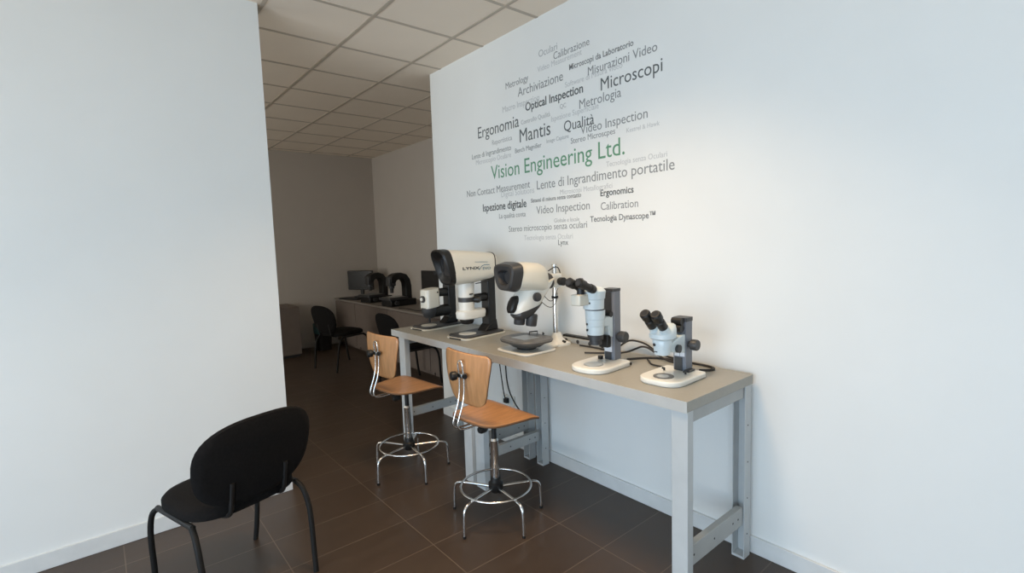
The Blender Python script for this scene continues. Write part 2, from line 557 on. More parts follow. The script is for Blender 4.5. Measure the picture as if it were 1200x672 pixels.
# ------------------------------------------------------------------ stools
def make_stool(label, loc, rz):
    t = thing('lab_stool', label, 'stool', loc, rz, 'beech and chrome swivel stools')
    # seat: wide straight front (+X), narrower rounded back
    def halfw(x):
        pts = [(-.212, .0), (-.208, .07), (-.195, .115), (-.17, .150), (-.13, .176), (-.06, .198), (.04, .214), (.12, .222), (.150, .220), (.160, .205)]
        for (a, wa), (b, wb) in zip(pts, pts[1:]):
            if x <= b:
                f = (x - a) / (b - a)
                return wa + (wb - wa) * f
        return .205
    def seat(u, v):
        uu = u
        x = -.212 + .372 * (uu ** 1.3 if uu < .5 else uu ** 1.3)
        w = max(halfw(x), .012)
        y = (v * 2 - 1) * w
        r = abs(y) / .22
        z = .607 - .012 * (1 - r * r) * math.sin(PI * min(1, max(0, (x + .21) / .33))) - .018 * max(0, (x - .08) / .08) ** 2 + .014 * max(0, (-.10 - x) / .11) ** 2
        return (x, y, z)
    MB().grid(seat, 30, 22).build('seat', 'wood', t, angle=60, solid=.012, rim='woodedge')
    # backrest: curved ply, wide above, narrow below
    def back(u, v):
        z = .700 + .285 * u
        prof = [(0, .085), (.03, .115), (.1, .143), (.25, .163), (.5, .183), (.75, .198), (.9, .203), (.96, .197), (1.0, .172)]
        w = .175
        for (a, wa), (b, wb) in zip(prof, prof[1:]):
            if u <= b + 1e-6:
                w = wa + (wb - wa) * (u - a) / (b - a)
                break
        y = (v * 2 - 1) * w
        x = -.172 + .75 * y * y - .012 * math.sin(PI * u) - .016 * u
        return (x, y, z)
    MB().grid(back, 26, 22).build('backrest', 'wood', t, angle=60, solid=.010, rim='woodedge')
    # bent chrome rod that carries the backrest
    rod = MB()
    a = .021
    loop = []
    for k in range(9):
        th = PI * k / 8
        loop.append((-.215, a * math.cos(th) - .006, .918 + a * 1.3 * math.sin(th)))
    pts = [(-.06, a, .583), (-.19, a, .575), (-.245, a, .580), (-.262, a, .61), (-.215, a - .006, .73), (-.208, a - .008, .84)] + loop + \
          [(-.208, -a - .008, .84), (-.215, -a - .006, .73), (-.262, -a, .61), (-.245, -a, .580), (-.19, -a, .575), (-.06, -a, .583)]
    rod = rod.tube(pts, .0052, 10, smooth=2).build('back_support', 'chrome', t, angle=60)
    c = MB().box(-.232, -.198, -.040, .028, .858, .882).build('clamp', 'steel', t, bevel=.004)
    k = MB().lathe_axis([(0, .010), (.2, .010), (.22, .023), (.8, .025), (1, .020)], (-.228, .004, .868), (-.266, .012, .868), 20)
    k.build('knob', 'black', t, angle=40)
    MB().cyl((-.218, -.040, .870), (-.225, -.060, .870), .013).build('knob', 'black', t, angle=40)
    # mechanism, column, hub
    MB().box(-.11, .07, -.045, .045, .555, .594).build('seat_plate', 'black', t, bevel=.004)
    MB().lathe_axis([(0, .016), (.2, .022), (.8, .022), (1, .016)], (-.110, -.008, .538), (-.060, -.008, .538), 16).build('tension_knob', 'black', t)
    MB().cyl((0, 0, .45), (0, 0, .58), .0145).build('gas_spring', 'black', t)
    MB().lathe_axis([(0, .0225), (.93, .0225), (.95, .0245), (1, .018)], (0, 0, .215), (0, 0, .462), 24).build('column', 'chrome', t)
    MB().lathe_axis([(0, .030), (.2, .042), (.6, .042), (.7, .032), (1, .029)], (0, 0, .150), (0, 0, .235), 24).build('hub', 'black', t)
    MB().tube([(.2 * math.cos(2 * PI * k / 64), .2 * math.sin(2 * PI * k / 64), .186) for k in range(64)], .0065, 10, closed=True).build('foot_ring', 'chrome', t, angle=60)
    for k in range(5):
        an = math.radians(48 + 72 * k) - rz
        def R(r, z):
            return (r * math.cos(an), r * math.sin(an), z)
        lg = MB().tube([R(.03, .175), R(.15, .175), R(.235, .173), R(.262, .15), R(.266, .09), R(.268, .012)], .0085, 12, smooth=2).build('leg', 'chrome', t, angle=60)
        MB().cyl(R(.268, 0), R(.268, .014), .0092).build('foot_cap', 'black', lg)
    return t

make_stool('beech stool nearer the camera, under the seam of the workbenches', (-.725, 2.18, 0), math.radians(1))
make_stool('beech stool farther from the camera, at the end of the far workbench', (-.80, 3.06, 0), math.radians(4))

# ------------------------------------------------------------------ black meeting chairs
def make_chair(label, loc, rz, bw=.240, bh=.180, bz=.66):
    t = thing('meeting_chair', label, 'chair', loc, rz, 'black upholstered meeting chairs')
    # faces +X
    rings = []
    for (z, k) in ((.435, .90), (.445, 1.0), (.470, 1.0), (.484, .95), (.490, .80)):
        rings.append([(x * k, y * k, z) for x, y in superellipse(40, .225, .245, 3.2)])
    MB().loft(rings).build('seat', 'fabric', t, angle=50)
    rings = []
    for (d, k) in ((-.022, .84), (-.014, .97), (0, 1.0), (.014, .96), (.022, .82)):
        rings.append([(-.235 + d + 0.5 * y * y - (z + .66 - .47) * .22, y, z + bz) for y, z in
                      [(a * k * (1 + b * .25), b * k) for a, b in superellipse(44, bw, bh, 2.6)]])
    MB().loft(rings).build('backrest', 'fabric', t, angle=50)
    for s in (-1, 1):
        MB().tube([(-.15, s * .235, .43), (-.20, s * .245, .40), (-.235, s * .25, .30), (-.255, s * .242, .12), (-.270, s * .236, 0)], .0125, 10, smooth=2).build('leg', 'softblack', t, angle=60)
        MB().tube([(.15, s * .235, .43), (.20, s * .245, .40), (.225, s * .25, .30), (.235, s * .242, .12), (.255, s * .236, 0)], .0125, 10, smooth=2).build('leg', 'softblack', t, angle=60)
        MB().tube([(-.16, s * .235, .43), (.16, s * .235, .43)], .0125, 10).build('frame', 'black', t)
        MB().tube([(-.17, s * .12, .43), (-.24, s * .12, .45), (-.255, s * .12, .52), (-.27, s * .12, .60)], .010, 10, smooth=2).build('back_bracket', 'black', t)
    return t

make_chair('black meeting chair at far left in front of the grey cabinets', (.05, 6.42, 0), math.radians(14))
make_chair('black meeting chair seen behind the rear beech stool and workbench', (.27, 5.0, 0), math.radians(2))
make_chair('black meeting chair at the left edge, closest to the camera', (-1.975, 2.585, 0), math.radians(107), .262, .195, .675)

# ------------------------------------------------------------------ cabinets along the recess wall
for (y0, y1, lab) in ((7.26, 8.03, 'grey low cabinet at the corner, under the wide monitor'),
                      (6.18, 7.255, 'grey low cabinet behind the far black chair, middle of the row'),
                      (5.10, 6.175, 'grey low cabinet behind the chair nearest the workbench'),
                      (4.02, 5.095, 'grey low cabinet mostly hidden behind the far workbench')):
    cy = (y0 + y1) / 2
    t = thing('cabinet', lab, 'cabinet', (.96, cy, 0), group='grey cabinets in a row')
    w = (y1 - y0) / 2
    MB().box(-.36, .37, -w, w, .06, .715).build('body', 'cabinet', t)
    MB().box(-.32, .37, -w + .01, w - .01, 0, .06).build('plinth', 'cabinet', t)
    MB().box(-.378, -.361, -w + .004, w - .004, .065, .708).build('door', 'cabinet', t, bevel=.0015)
struct_top = MB().box(.565, 1.335, 4.01, 8.035, .717, .745).build('cabinet_worktop', 'cabinet_top', bevel=.002)
tag(struct_top, 'long grey-brown worktop lying over the row of low cabinets', 'worktop')

t = thing('side_cabinet', 'dark grey cabinet at the far left edge by the back wall', 'cabinet', (-.53, 7.75, 0))
MB().box(-.37, .37, -.29, .28, .04, .73).build('body', 'cabinet', t, bevel=.003)
MB().box(-.35, .35, -.26, .27, 0, .04).build('plinth', 'hole', t)
MB().box(-.366, -.003, -.306, -.291, .045, .725).build('door', 'cabinet', t, bevel=.0015)
MB().box(.003, .366, -.306, -.291, .045, .725).build('door', 'cabinet', t, bevel=.0015)

t = thing('waste_bin', 'black waste bin with teal liner beside the grey cabinets', 'bin', (.245, 7.72, 0))
def ring(z, a, b, e=4):
    return [(x, y, z) for x, y in superellipse(32, a, b, e)]
MB().loft([ring(0, .095, .10), ring(.30, .118, .125), ring(.30, .113, .12), ring(.01, .09, .095)]).build('bucket', 'black', t)
MB().loft([ring(.26, .1185, .1255), ring(.40, .127, .134), ring(.405, .124, .131), ring(.27, .112, .119)]).build('liner', 'liner', t)

# things standing on the cabinets
def monitor(label, loc, rz, w, h, zb):
    t = thing('monitor', label, 'monitor', loc, rz)
    MB().box(-.015, .02, -w / 2, w / 2, zb, zb + h).build('casing', 'black', t, bevel=.006)
    MB().box(-.0165, -.0155, -w / 2 + .014, w / 2 - .014, zb + .016, zb + h - .014).build('screen', 'screen', t)
    MB().box(.02, .05, -.03, .03, .01, zb + h * .5).build('stand_neck', 'black', t, bevel=.006)
    MB().prism(round_rect(-.06, .11, -.11, .11, .03), 'z', 0, .014).build('stand_base', 'black', t)
monitor('wide black monitor in the far corner on the cabinet worktop', (.93, 7.80, .745), math.radians(32), .47, .31, .12)
monitor('black monitor behind the far end of the white-headed microscopes', (.95, 5.60, .745), math.radians(6), .42, .29, .19)

t = thing('keyboard', 'black keyboard in front of the wide corner monitor', 'keyboard', (.68, 7.60, .745), math.radians(20))
MB().box(-.075, .075, -.2, .2, 0, .018).build('case', 'black', t, bevel=.004)
g = MB()
for a in range(5):
    for b in range(14):
        g.box(-.066 + a * .027, -.044 + a * .027, -.19 + b * .0272, -.167 + b * .0272, .018, .024)
g.build('keys', 'charcoal', t)

def measuring_scope(label, loc, rz, s=1.0):
    t = thing('measuring_microscope', label, 'microscope', loc, rz, 'black arched measuring microscopes on the cabinets')
    out, inn = [], []
    S = lambda v: v * s
    # arched stand: outer and inner outlines in the XZ plane
    outer = [(.17, .0), (.17, .25), (.15, .34), (.10, .405), (.02, .43), (-.06, .425), (-.12, .40), (-.135, .35), (-.13, .30)]
    inner = [(.08, .0), (.08, .22), (.075, .29), (.045, .335), (-.01, .345), (-.05, .33), (-.065, .30)]
    poly = [(S(x), S(z)) for x, z in outer] + [(S(x), S(z)) for x, z in inner[::-1]]
    g = MB()
    g.prism(poly, 'y', -.06, .06)
    g.build('arch_stand', 'black', t, bevel=.012)
    MB().box(S(-.19), S(.19), -.13, .13, .0, S(.085)).build('base', 'black', t, bevel=.01)
    MB().prism(round_rect(S(-.22), S(.06), -.15, .15, .02), 'z', S(.087), S(.115)).build('stage', 'charcoal', t)
    MB().box(S(-.20), S(.04), -.10, .10, S(.1155), S(.121)).build('stage_plate', 'steel', t)
    MB().lathe_axis([(0, .035), (.5, .04), (.55, .028), (1, .022)], (S(-.10), 0, S(.30)), (S(-.10), 0, S(.17)), 20).build('objective', 'charcoal', t)
    MB().box(S(-.155), S(-.06), -.052, .052, S(.26), S(.385)).build('optical_head', 'charcoal', t, bevel=.012)
    MB().cyl((S(-.12), -.13, S(.05)), (S(-.12), -.17, S(.05)), .028).build('knob', 'charcoal', t)
    return t
measuring_scope('black arched measuring microscope beside the wide corner monitor', (.80, 6.95, .745), math.radians(8), 1.0)
measuring_scope('black arched measuring microscope with the larger opening, nearer the white scopes', (.80, 6.24, .745), math.radians(4), 1.04)
tag(MB().tube([(.62, 5.9, .75), (.66, 5.7, .752), (.63, 5.5, .751), (.70, 5.35, .752), (.66, 5.15, .751)], .006, 8, smooth=2).build('power_cable', 'cable'),
    'black cable lying along the cabinet worktop near the arched microscopes', 'cable')
# ------------------------------------------------------------------ microscopes on the benches
TZ = .9
SCOPES = 'microscopes on the workbenches'

def base_plate(parent, x0, x1, y0, y1, h0, h1, r, mtl, name='base', bev=.004):
    return MB().prism(round_rect(x0, x1, y0, y1, r), 'z', h0, h1).build(name, mtl, parent, bevel=bev)

def loft_x(sections, n=48, e=3.0, shear=0.0):
    """sections: (x, yc, zc, a, b[, e]) superellipses in the YZ plane; shear tilts the slices (x += shear*(z-zc))"""
    g = MB()
    R = []
    for sct in sections:
        x, yc, zc, a, b = sct[:5]
        ee = sct[5] if len(sct) > 5 else e
        sh = sct[6] if len(sct) > 6 else shear
        R.append([(x + sh * q, yc + p_, zc + q) for p_, q in superellipse(n, a, b, ee)])
    g.loft(R)
    return g

def stereo_knob(parent, x, y, z, r=.022, l=.03, side=-1):
    g = MB().lathe_axis([(0, r * .6), (.25, r * .6), (.3, r), (.9, r), (1, r * .9)], (x, y, z), (x, y + side * l, z), 14)
    return g.build('knob', 'charcoal', parent, angle=30)

def turn(t, names, deg, pivot, shift=(0, 0)):
    """swing the named parts of a thing about a vertical axis through pivot"""
    px, py = pivot
    A = Matrix.Translation((px + shift[0], py + shift[1], 0)) @ Matrix.Rotation(math.radians(deg), 4, 'Z') @ Matrix.Translation((-px, -py, 0))
    for ch in t.children:
        if ch.name.split('.')[0] in names:
            ch.matrix_local = A @ ch.matrix_local

# --- M5: small zoom stereo microscope, nearest
def zoom_scope():
    X, Y = -.36, 1.285
    t = thing('stereo_microscope', 'small pale stereo microscope nearest the camera at the bench end', 'microscope', (X, Y, TZ), math.radians(2), SCOPES)
    b = base_plate(t, -.145, .140, -.108, .105, 0, .026, (.02, .075, .075, .02), 'white', bev=.007)
    MB().cyl((-.062, 0, .025), (-.062, 0, .0285), .046, seg=40).build('stage_disc', 'stage', b)
    MB().cyl((-.068, 0, .0285), (-.068, 0, .0292), .028, seg=32).build('stage_insert', 'glass', b)
    for s in (-1, 1):
        c = MB().tube([(.035, s * .055, .026), (.035, s * .055, .036), (.02, s * .055, .04)], .005, 8)
        c.build('stage_clip', 'black', t)
    MB().box(.064, .122, -.056, -.03, .026, .036).build('column_foot', 'charcoal', t, bevel=.002)
    col = MB().box(.080, .138, -.033, .033, .026, .268).build('column', 'bluegrey', t, bevel=.003)
    MB().prism(round_rect(.076, .142, -.036, .036, .008), 'z', .262, .28).build('column_cap', 'charcoal', col)
    MB().box(.0788, .0798, -.026, -.002, .095, .15).build('label_strip', 'scale', col)
    MB().box(.0788, .0798, .001, .026, .095, .15).build('label_strip', 'scale', col)
    MB().box(.0745, .0798, -.014, .024, .027, .09).build('rail', 'charcoal', col)
    # focus block and arm
    arm = MB()
    arm.prism([(-.05, .150), (-.03, .135), (.03, .122), (.0795, .115), (.0795, .205), (.04, .202), (-.02, .185), (-.05, .178)], 'y', -.03, .03)
    arm.build('focus_arm', 'paleblue', t, bevel=.006)
    for s in (-1, 1):
        stereo_knob(t, .108, s * .034, .152, .026, .044, s)
    MB().cyl((.005, -.031, .148), (.005, -.044, .148), .019).build('lock_knob', 'charcoal', t)
    MB().cyl((.058, -.025, .232), (.058, .025, .232), .018).build('stop_knob', 'black', t)
    MB().cyl((.060, -.025, .266), (.060, .025, .266), .017).build('stop_knob', 'black', t)
    # zoom body
    cx = -.072
    R = []
    for (z, a, bb) in ((.128, .026, .027), (.131, .032, .033), (.165, .037, .039), (.196, .041, .043), (.200, .039, .041)):
        R.append([(cx + x, y, z) for x, y in superellipse(40, a, bb, 2.3)])
    body = MB().loft(R).build('zoom_body', 'paleblue', t)
    MB().cyl((cx - .036, .016, .178), (cx - .041, .018, .178), .007).build('zoom_mark', 'charcoal', body)
    MB().box(cx - .037, cx - .033, .004, .020, .145, .148).build('zoom_mark', 'charcoal', body)
    R = []
    for (z, a, bb, dx) in ((.202, .048, .050, .004), (.208, .056, .056, .004), (.226, .058, .056, .006), (.246, .048, .050, .020), (.262, .030, .038, .040), (.268, .015, .028, .046)):
        R.append([(cx + dx + x, y, z) for x, y in superellipse(40, a, bb, 2.5)])
    MB().loft(R).build('binocular_head', 'paleblue', t)
    for s in (-1, 1):
        y = s * .027
        bx, bz, tx, tz = -.070, .222, -.172, .330
        d = Vector((tx - bx, 0, tz - bz))
        p0 = Vector((bx, y, bz))
        def at(f):
            return p0 + d * f
        MB().cyl(at(.0), at(.36), .024, .022).build('tube_collar', 'paleblue', t)
        ep = MB().lathe_axis([(0, .019), (.05, .0215), (.45, .0215), (.5, .018), (.62, .0185), (.66, .0235), (.93, .0245), (1, .020)], at(.33), at(1.0), 28)
        e = ep.build('eyepiece', 'black', t, angle=30)
        MB().cyl(at(.99), at(1.003), .014).build('lens', 'darkglass', e)
    return t
zoom_scope()

# --- M4: modular stereo microscope with long body
def modular_scope():
    X, Y = -.38, 1.665
    t = thing('stereo_microscope', 'taller pale stereo microscope with long tubular body and level eyepieces', 'microscope', (X, Y, TZ), math.radians(4), SCOPES)
    b = base_plate(t, -.190, .100, -.108, .108, 0, .027, (.03, .09, .09, .03), 'white', bev=.008)
    MB().cyl((-.09, 0, .026), (-.09, 0, .0285), .050, seg=40).build('stage_rim', 'steel', b)
    MB().cyl((-.09, 0, .0285), (-.09, 0, .0295), .045, seg=40).build('stage_disc', 'glass', b)
    MB().cyl((.08, -.107, .014), (.08, -.111, .014), .008).build('jack', 'black', b)
    MB().box(.015, .035, .03, .05, .028, .045).build('stage_clip', 'black', t)
    col = MB().box(.045, .103, -.036, .030, .027, .395).build('column', 'bluegrey', t, bevel=.003)
    MB().prism(round_rect(.041, .107, -.039, .033, .01), 'z', .388, .402).build('column_cap', 'charcoal', col)
    MB().box(.040, .0448, -.020, .022, .255, .385).build('rail', 'charcoal', col)
    MB().box(.0395, .0448, -.022, .024, .07, .20).build('label_strip', 'scale', col)
    MB().box(.039, .0448, -.015, .02, .028, .068).build('rail', 'charcoal', col)
    g = MB()
    g.prism([(-.09, .215), (-.09, .245), (-.02, .262), (.0445, .265), (.0445, .15), (.015, .155), (.005, .215)], 'y', -.030, .030)
    g.build('focus_arm', 'paleblue', t, bevel=.006)
    for s in (-1, 1):
        stereo_knob(t, .075, s * .037, .150, .030, .05, s)
    MB().box(-.005, .025, -.028, .028, .10, .165).build('counter_block', 'black', t, bevel=.004)
    MB().cyl((.025, -.031, .272), (.025, .031, .272), .015).build('lock_knob', 'black', t)
    cx, cy = -.070, 0
    MB().lathe_axis([(0, .031), (.5, .032), (.55, .040), (1, .041)], (cx, cy, .128), (cx, cy, .178), 40).build('objective', 'charcoal', t)
    body = MB().lathe_axis([(0, .040), (.02, .043), (.35, .045), (.36, .0435), (.37, .046), (.62, .049), (.63, .0475), (.64, .049), (.99, .051), (1, .048)], (cx, cy, .178), (cx, cy, .306), 48)
    bo = body.build('zoom_body', 'paleblue', t, angle=25)
    MB().lathe_axis([(0, .0505), (1, .0505)], (cx, cy, .306), (cx, cy, .312), 40).build('dark_ring', 'black', bo)
    for z in (.235, .205):
        MB().cyl((cx - .043, .016, z), (cx - .048, .018, z), .006).build('zoom_mark', 'charcoal', bo)
    hd = MB().lathe_axis([(0, .052), (.42, .054), (.44, .052), (.46, .058), (.8, .062), (.92, .050), (1, .02)], (cx - .012, cy, .312), (cx - .012, cy, .425), 48).build('binocular_head', 'paleblue', t, angle=25)
    MB().box(cx - .135, cx - .03, -.012, .050, .336, .392).build('photo_port', 'cream', t, bevel=.008)
    MB().cyl((cx - .060, -.0125, .345), (cx - .060, -.018, .345), .006).build('lock_screw', 'black', t)
    for s, z in ((-1, 0), (1, 0)):
        y = s * .034
        p0 = Vector((-.122, y, .412))
        d = Vector((-.118, s * -.004, .046))
        def at(f):
            return p0 + d * f
        e = MB().lathe_axis([(0, .019), (.08, .022), (.26, .022), (.3, .0185), (.6, .0185), (.64, .023), (.95, .024), (1, .019)], at(0), at(1), 28).build('eyepiece', 'black', t, angle=30)
        MB().cyl(at(.99), at(1.003), .014).build('lens', 'darkglass', e)
    MB().cyl((-.165, .014, .392), (-.165, .014, .43), .020, .018).build('tube_mount', 'black', t)
    MB().cyl((-.115, -.0, .385), (-.115, .0, .43), .019, .016).build('tube_mount', 'black', t)
    MB().lathe_axis([(0, .020), (.7, .022), (1, .017)], (-.175, .008, .43), (-.18, .008, .470), 24).build('camera_cap', 'black', t)
    return t
modular_scope()

# --- M3: eyepiece-less inspection microscope on a post
def viewer_scope():
    X, Y = -.30, 2.25
    t = thing('inspection_microscope', 'white inspection microscope with grey hood hanging from a chrome post', 'microscope', (X, Y, TZ), 0.0, SCOPES)
    base_plate(t, -.235, .03, -.145, .145, 0, .014, .045, 'white', bev=.005)
    st = MB()
    st.loft([[(x - .10, y, z) for x, y in superellipse(48, a, b, 2.8)] for (z, a, b) in
             ((.028, .075, .085), (.050, .10, .12), (.060, .135, .150), (.072, .140, .156), (.080, .132, .148))])
    so = st.build('stage', 'stage', t, angle=30)
    MB().prism(round_rect(-.17, -.05, -.065, .065, .01), 'z', .080, .0812).build('stage_plate', 'steel', so)
    MB().cyl((-.10, 0, .013), (-.10, 0, .030), .06).build('stage_pivot', 'black', t)
    MB().tube([(.02, .03, .0815), (.02, .03, .098), (-.03, .05, .098), (-.03, .05, .082)], .004, 8).build('stage_clip', 'black', t)
    MB().tube([(.02, -.02, .0815), (.02, -.02, .095), (.0, -.05, .095)], .004, 8).build('stage_clip', 'black', t)
    # post foot
    R = []
    for (z, a, b) in ((0, .075, .085), (.012, .073, .083), (.022, .050, .055), (.045, .032, .034), (.075, .024, .025)):
        R.append([(.16 + x, y, z) for x, y in superellipse(32, a, b, 3)])
    MB().loft(R).build('post_foot', 'white', t)
    MB().box(-.02, .12, -.07, .07, 0, .0135).build('base_bridge', 'white', t, bevel=.004)
    MB().cyl((.16, -.055, .025), (.16, -.075, .022), .008).build('foot_knob', 'black', t)
    MB().cyl((.152, 0, .07), (.152, 0, .512), .0165, seg=24).build('post', 'chrome', t)
    MB().cyl((.152, 0, .295), (.152, 0, .31), .022).build('stop_collar', 'black', t)
    # clamp
    cl = MB().box(.098, .19, -.034, .034, .365, .455).build('clamp', 'white', t, bevel=.012)
    MB().lathe_axis([(0, .02), (.3, .026), (.9, .026), (1, .018)], (.160, -.034, .405), (.150, -.085, .405), 20).build('clamp_knob', 'black', cl)
    MB().lathe_axis([(0, .046), (1, .050)], (.052, 0, .405), (.100, 0, .410), 32).build('swivel_ring', 'charcoal', t)
    # head
    hc = .470
    s = loft_x([(-.198, 0, .455, .112, .070), (-.195, 0, .455, .120, .080), (-.12, 0, .450, .122, .088), (-.04, 0, .438, .112, .092), (.0, 0, .427, .092, .085), (.024, 0, .414, .064, .066), (.032, 0, .409, .048, .05)], e=3.0)
    s.build('head_shell', 'cream', t)
    # hood: trapezoid visor with a recessed eye opening
    def sec(x, a, b, zc, e=3.4, sh=0.0):
        out = []
        for p_, q in superellipse(56, a, b, e):
            k = 1.0 + .22 * (q / b)          # wider above than below
            out.append((x + sh * q, p_ * k, zc + q))
        return out
    hood = MB().loft([sec(-.262, .042, .026, .448, 2.6), sec(-.222, .046, .030, .448, 2.6), sec(-.220, .060, .038, .448, 2.6), sec(-.256, .070, .046, .450, 2.6),
                      sec(-.262, .098, .068, .452), sec(-.256, .108, .078, .453), sec(-.205, .122, .090, .453), sec(-.196, .120, .088, .453)][1:])
    ho = hood.build('viewing_hood', 'charcoal', t, angle=30)
    MB().loft([sec(-.2215, .062, .040, .448, 2.6), sec(-.2195, .062, .040, .448, 2.6)]).build('eye_opening', 'darkglass', ho)
    # lower body leaning forward, with objective turret
    R = []
    for (z, xc, a, b) in ((.400, -.03, .115, .090), (.360, -.055, .118, .088), (.310, -.085, .112, .080), (.265, -.105, .098, .072), (.240, -.115, .080, .064)):
        R.append([(xc + x, y, z + x * .28) for x, y in superellipse(48, a, b, 2.7)])
    MB().loft(R).build('lower_body', 'white', t)
    R = []
    for (z, xc, a, b) in ((.262, -.100, .098, .073), (.240, -.112, .090, .070), (.220, -.118, .070, .060), (.205, -.120, .055, .05)):
        R.append([(xc + x, y, z + x * .28) for x, y in superellipse(48, a, b, 2.7)])
    MB().loft(R).build('turret', 'charcoal', t)
    for (x, y, z0) in ((-.145, .02, .155), (-.085, -.02, .145)):
        MB().lathe_axis([(0, .030), (.1, .034), (.9, .036), (1, .03)], (x, y, z0), (x + .01, y, z0 + .075), 28).build('objective', 'charcoal', t)
    g = MB()
    g.loft([[(-.175 + dx + q * .35, -.0 + p_, .285 + q) for p_, q in [(a * k, b * k) for a, b in superellipse(28, .040, .052, 2.3)]] for dx, k in ((-.045, .70), (-.036, .95), (-.01, 1.0), (.03, .9))])
    g.build('hand_grip', 'black', t)
    MB().lathe_axis([(0, .027), (.6, .027), (.62, .021), (.9, .020), (1, .015)], (-.088, -.094, .330), (-.088, -.116, .330), 28).build('focus_knob', 'charcoal', t, angle=30)
    MB().lathe_axis([(0, .027), (.6, .027), (.62, .021), (.9, .020), (1, .015)], (-.045, .090, .345), (-.045, .112, .345), 28).build('focus_knob', 'charcoal', t, angle=30)
    turn(t, ('head_shell', 'viewing_hood', 'lower_body', 'turret', 'objective', 'hand_grip', 'focus_knob'), -9, (0.02, -.005), (.024, 0))
    # thin leads from the head to the post
    MB().tube([(.07, -.03, .475), (.12, -.04, .50), (.16, -.03, .49), (.185, -.02, .45)], .0035, 8, smooth=2).build('lead', 'cable', t)
    MB().tube([(-.01, -.05, .29), (.03, -.06, .255), (.09, -.05, .25), (.14, -.03, .29), (.155, -.02, .33)], .0022, 8, smooth=2).build('lead', 'cable', t)
    MB().tube([(.0, -.06, .33), (.05, -.06, .285), (.10, -.05, .30), (.15, -.03, .36)], .0022, 8, smooth=2).build('lead', 'cable', t)
    return t
viewer_scope()

# --- M1 / M2: boom inspection microscopes with black columns
def boom_base(t):
    base_plate(t, -.20, .19, -.12, .12, 0, .012, (.03, .05, .05, .03), 'cream', bev=.003)
    base_plate(t, -.185, .19, -.108, .112, .0122, .024, (.03, .045, .045, .03), 'charcoal', 'base_cover', .003)
    MB().box(-.203, -.199, -.06, .06, .002, .010).build('front_slot', 'black', t)
    MB().cyl((-.085, 0, .024), (-.085, 0, .027), .062, seg=40).build('stage_disc', 'cream', t)

def boom_column(t, h, x0=.095, x1=.170, w=.040):
    col = MB().box(x0, x1, -w, w, .024, h).build('column', 'black', t, bevel=.008)
    g = MB()
    g.prism([(x0 - .05, .024), (x1 + .012, .024), (x1, .10), (x0, .07)], 'y', -w - .004, w + .004)
    g.build('column_foot', 'black', t, bevel=.006)
    return col

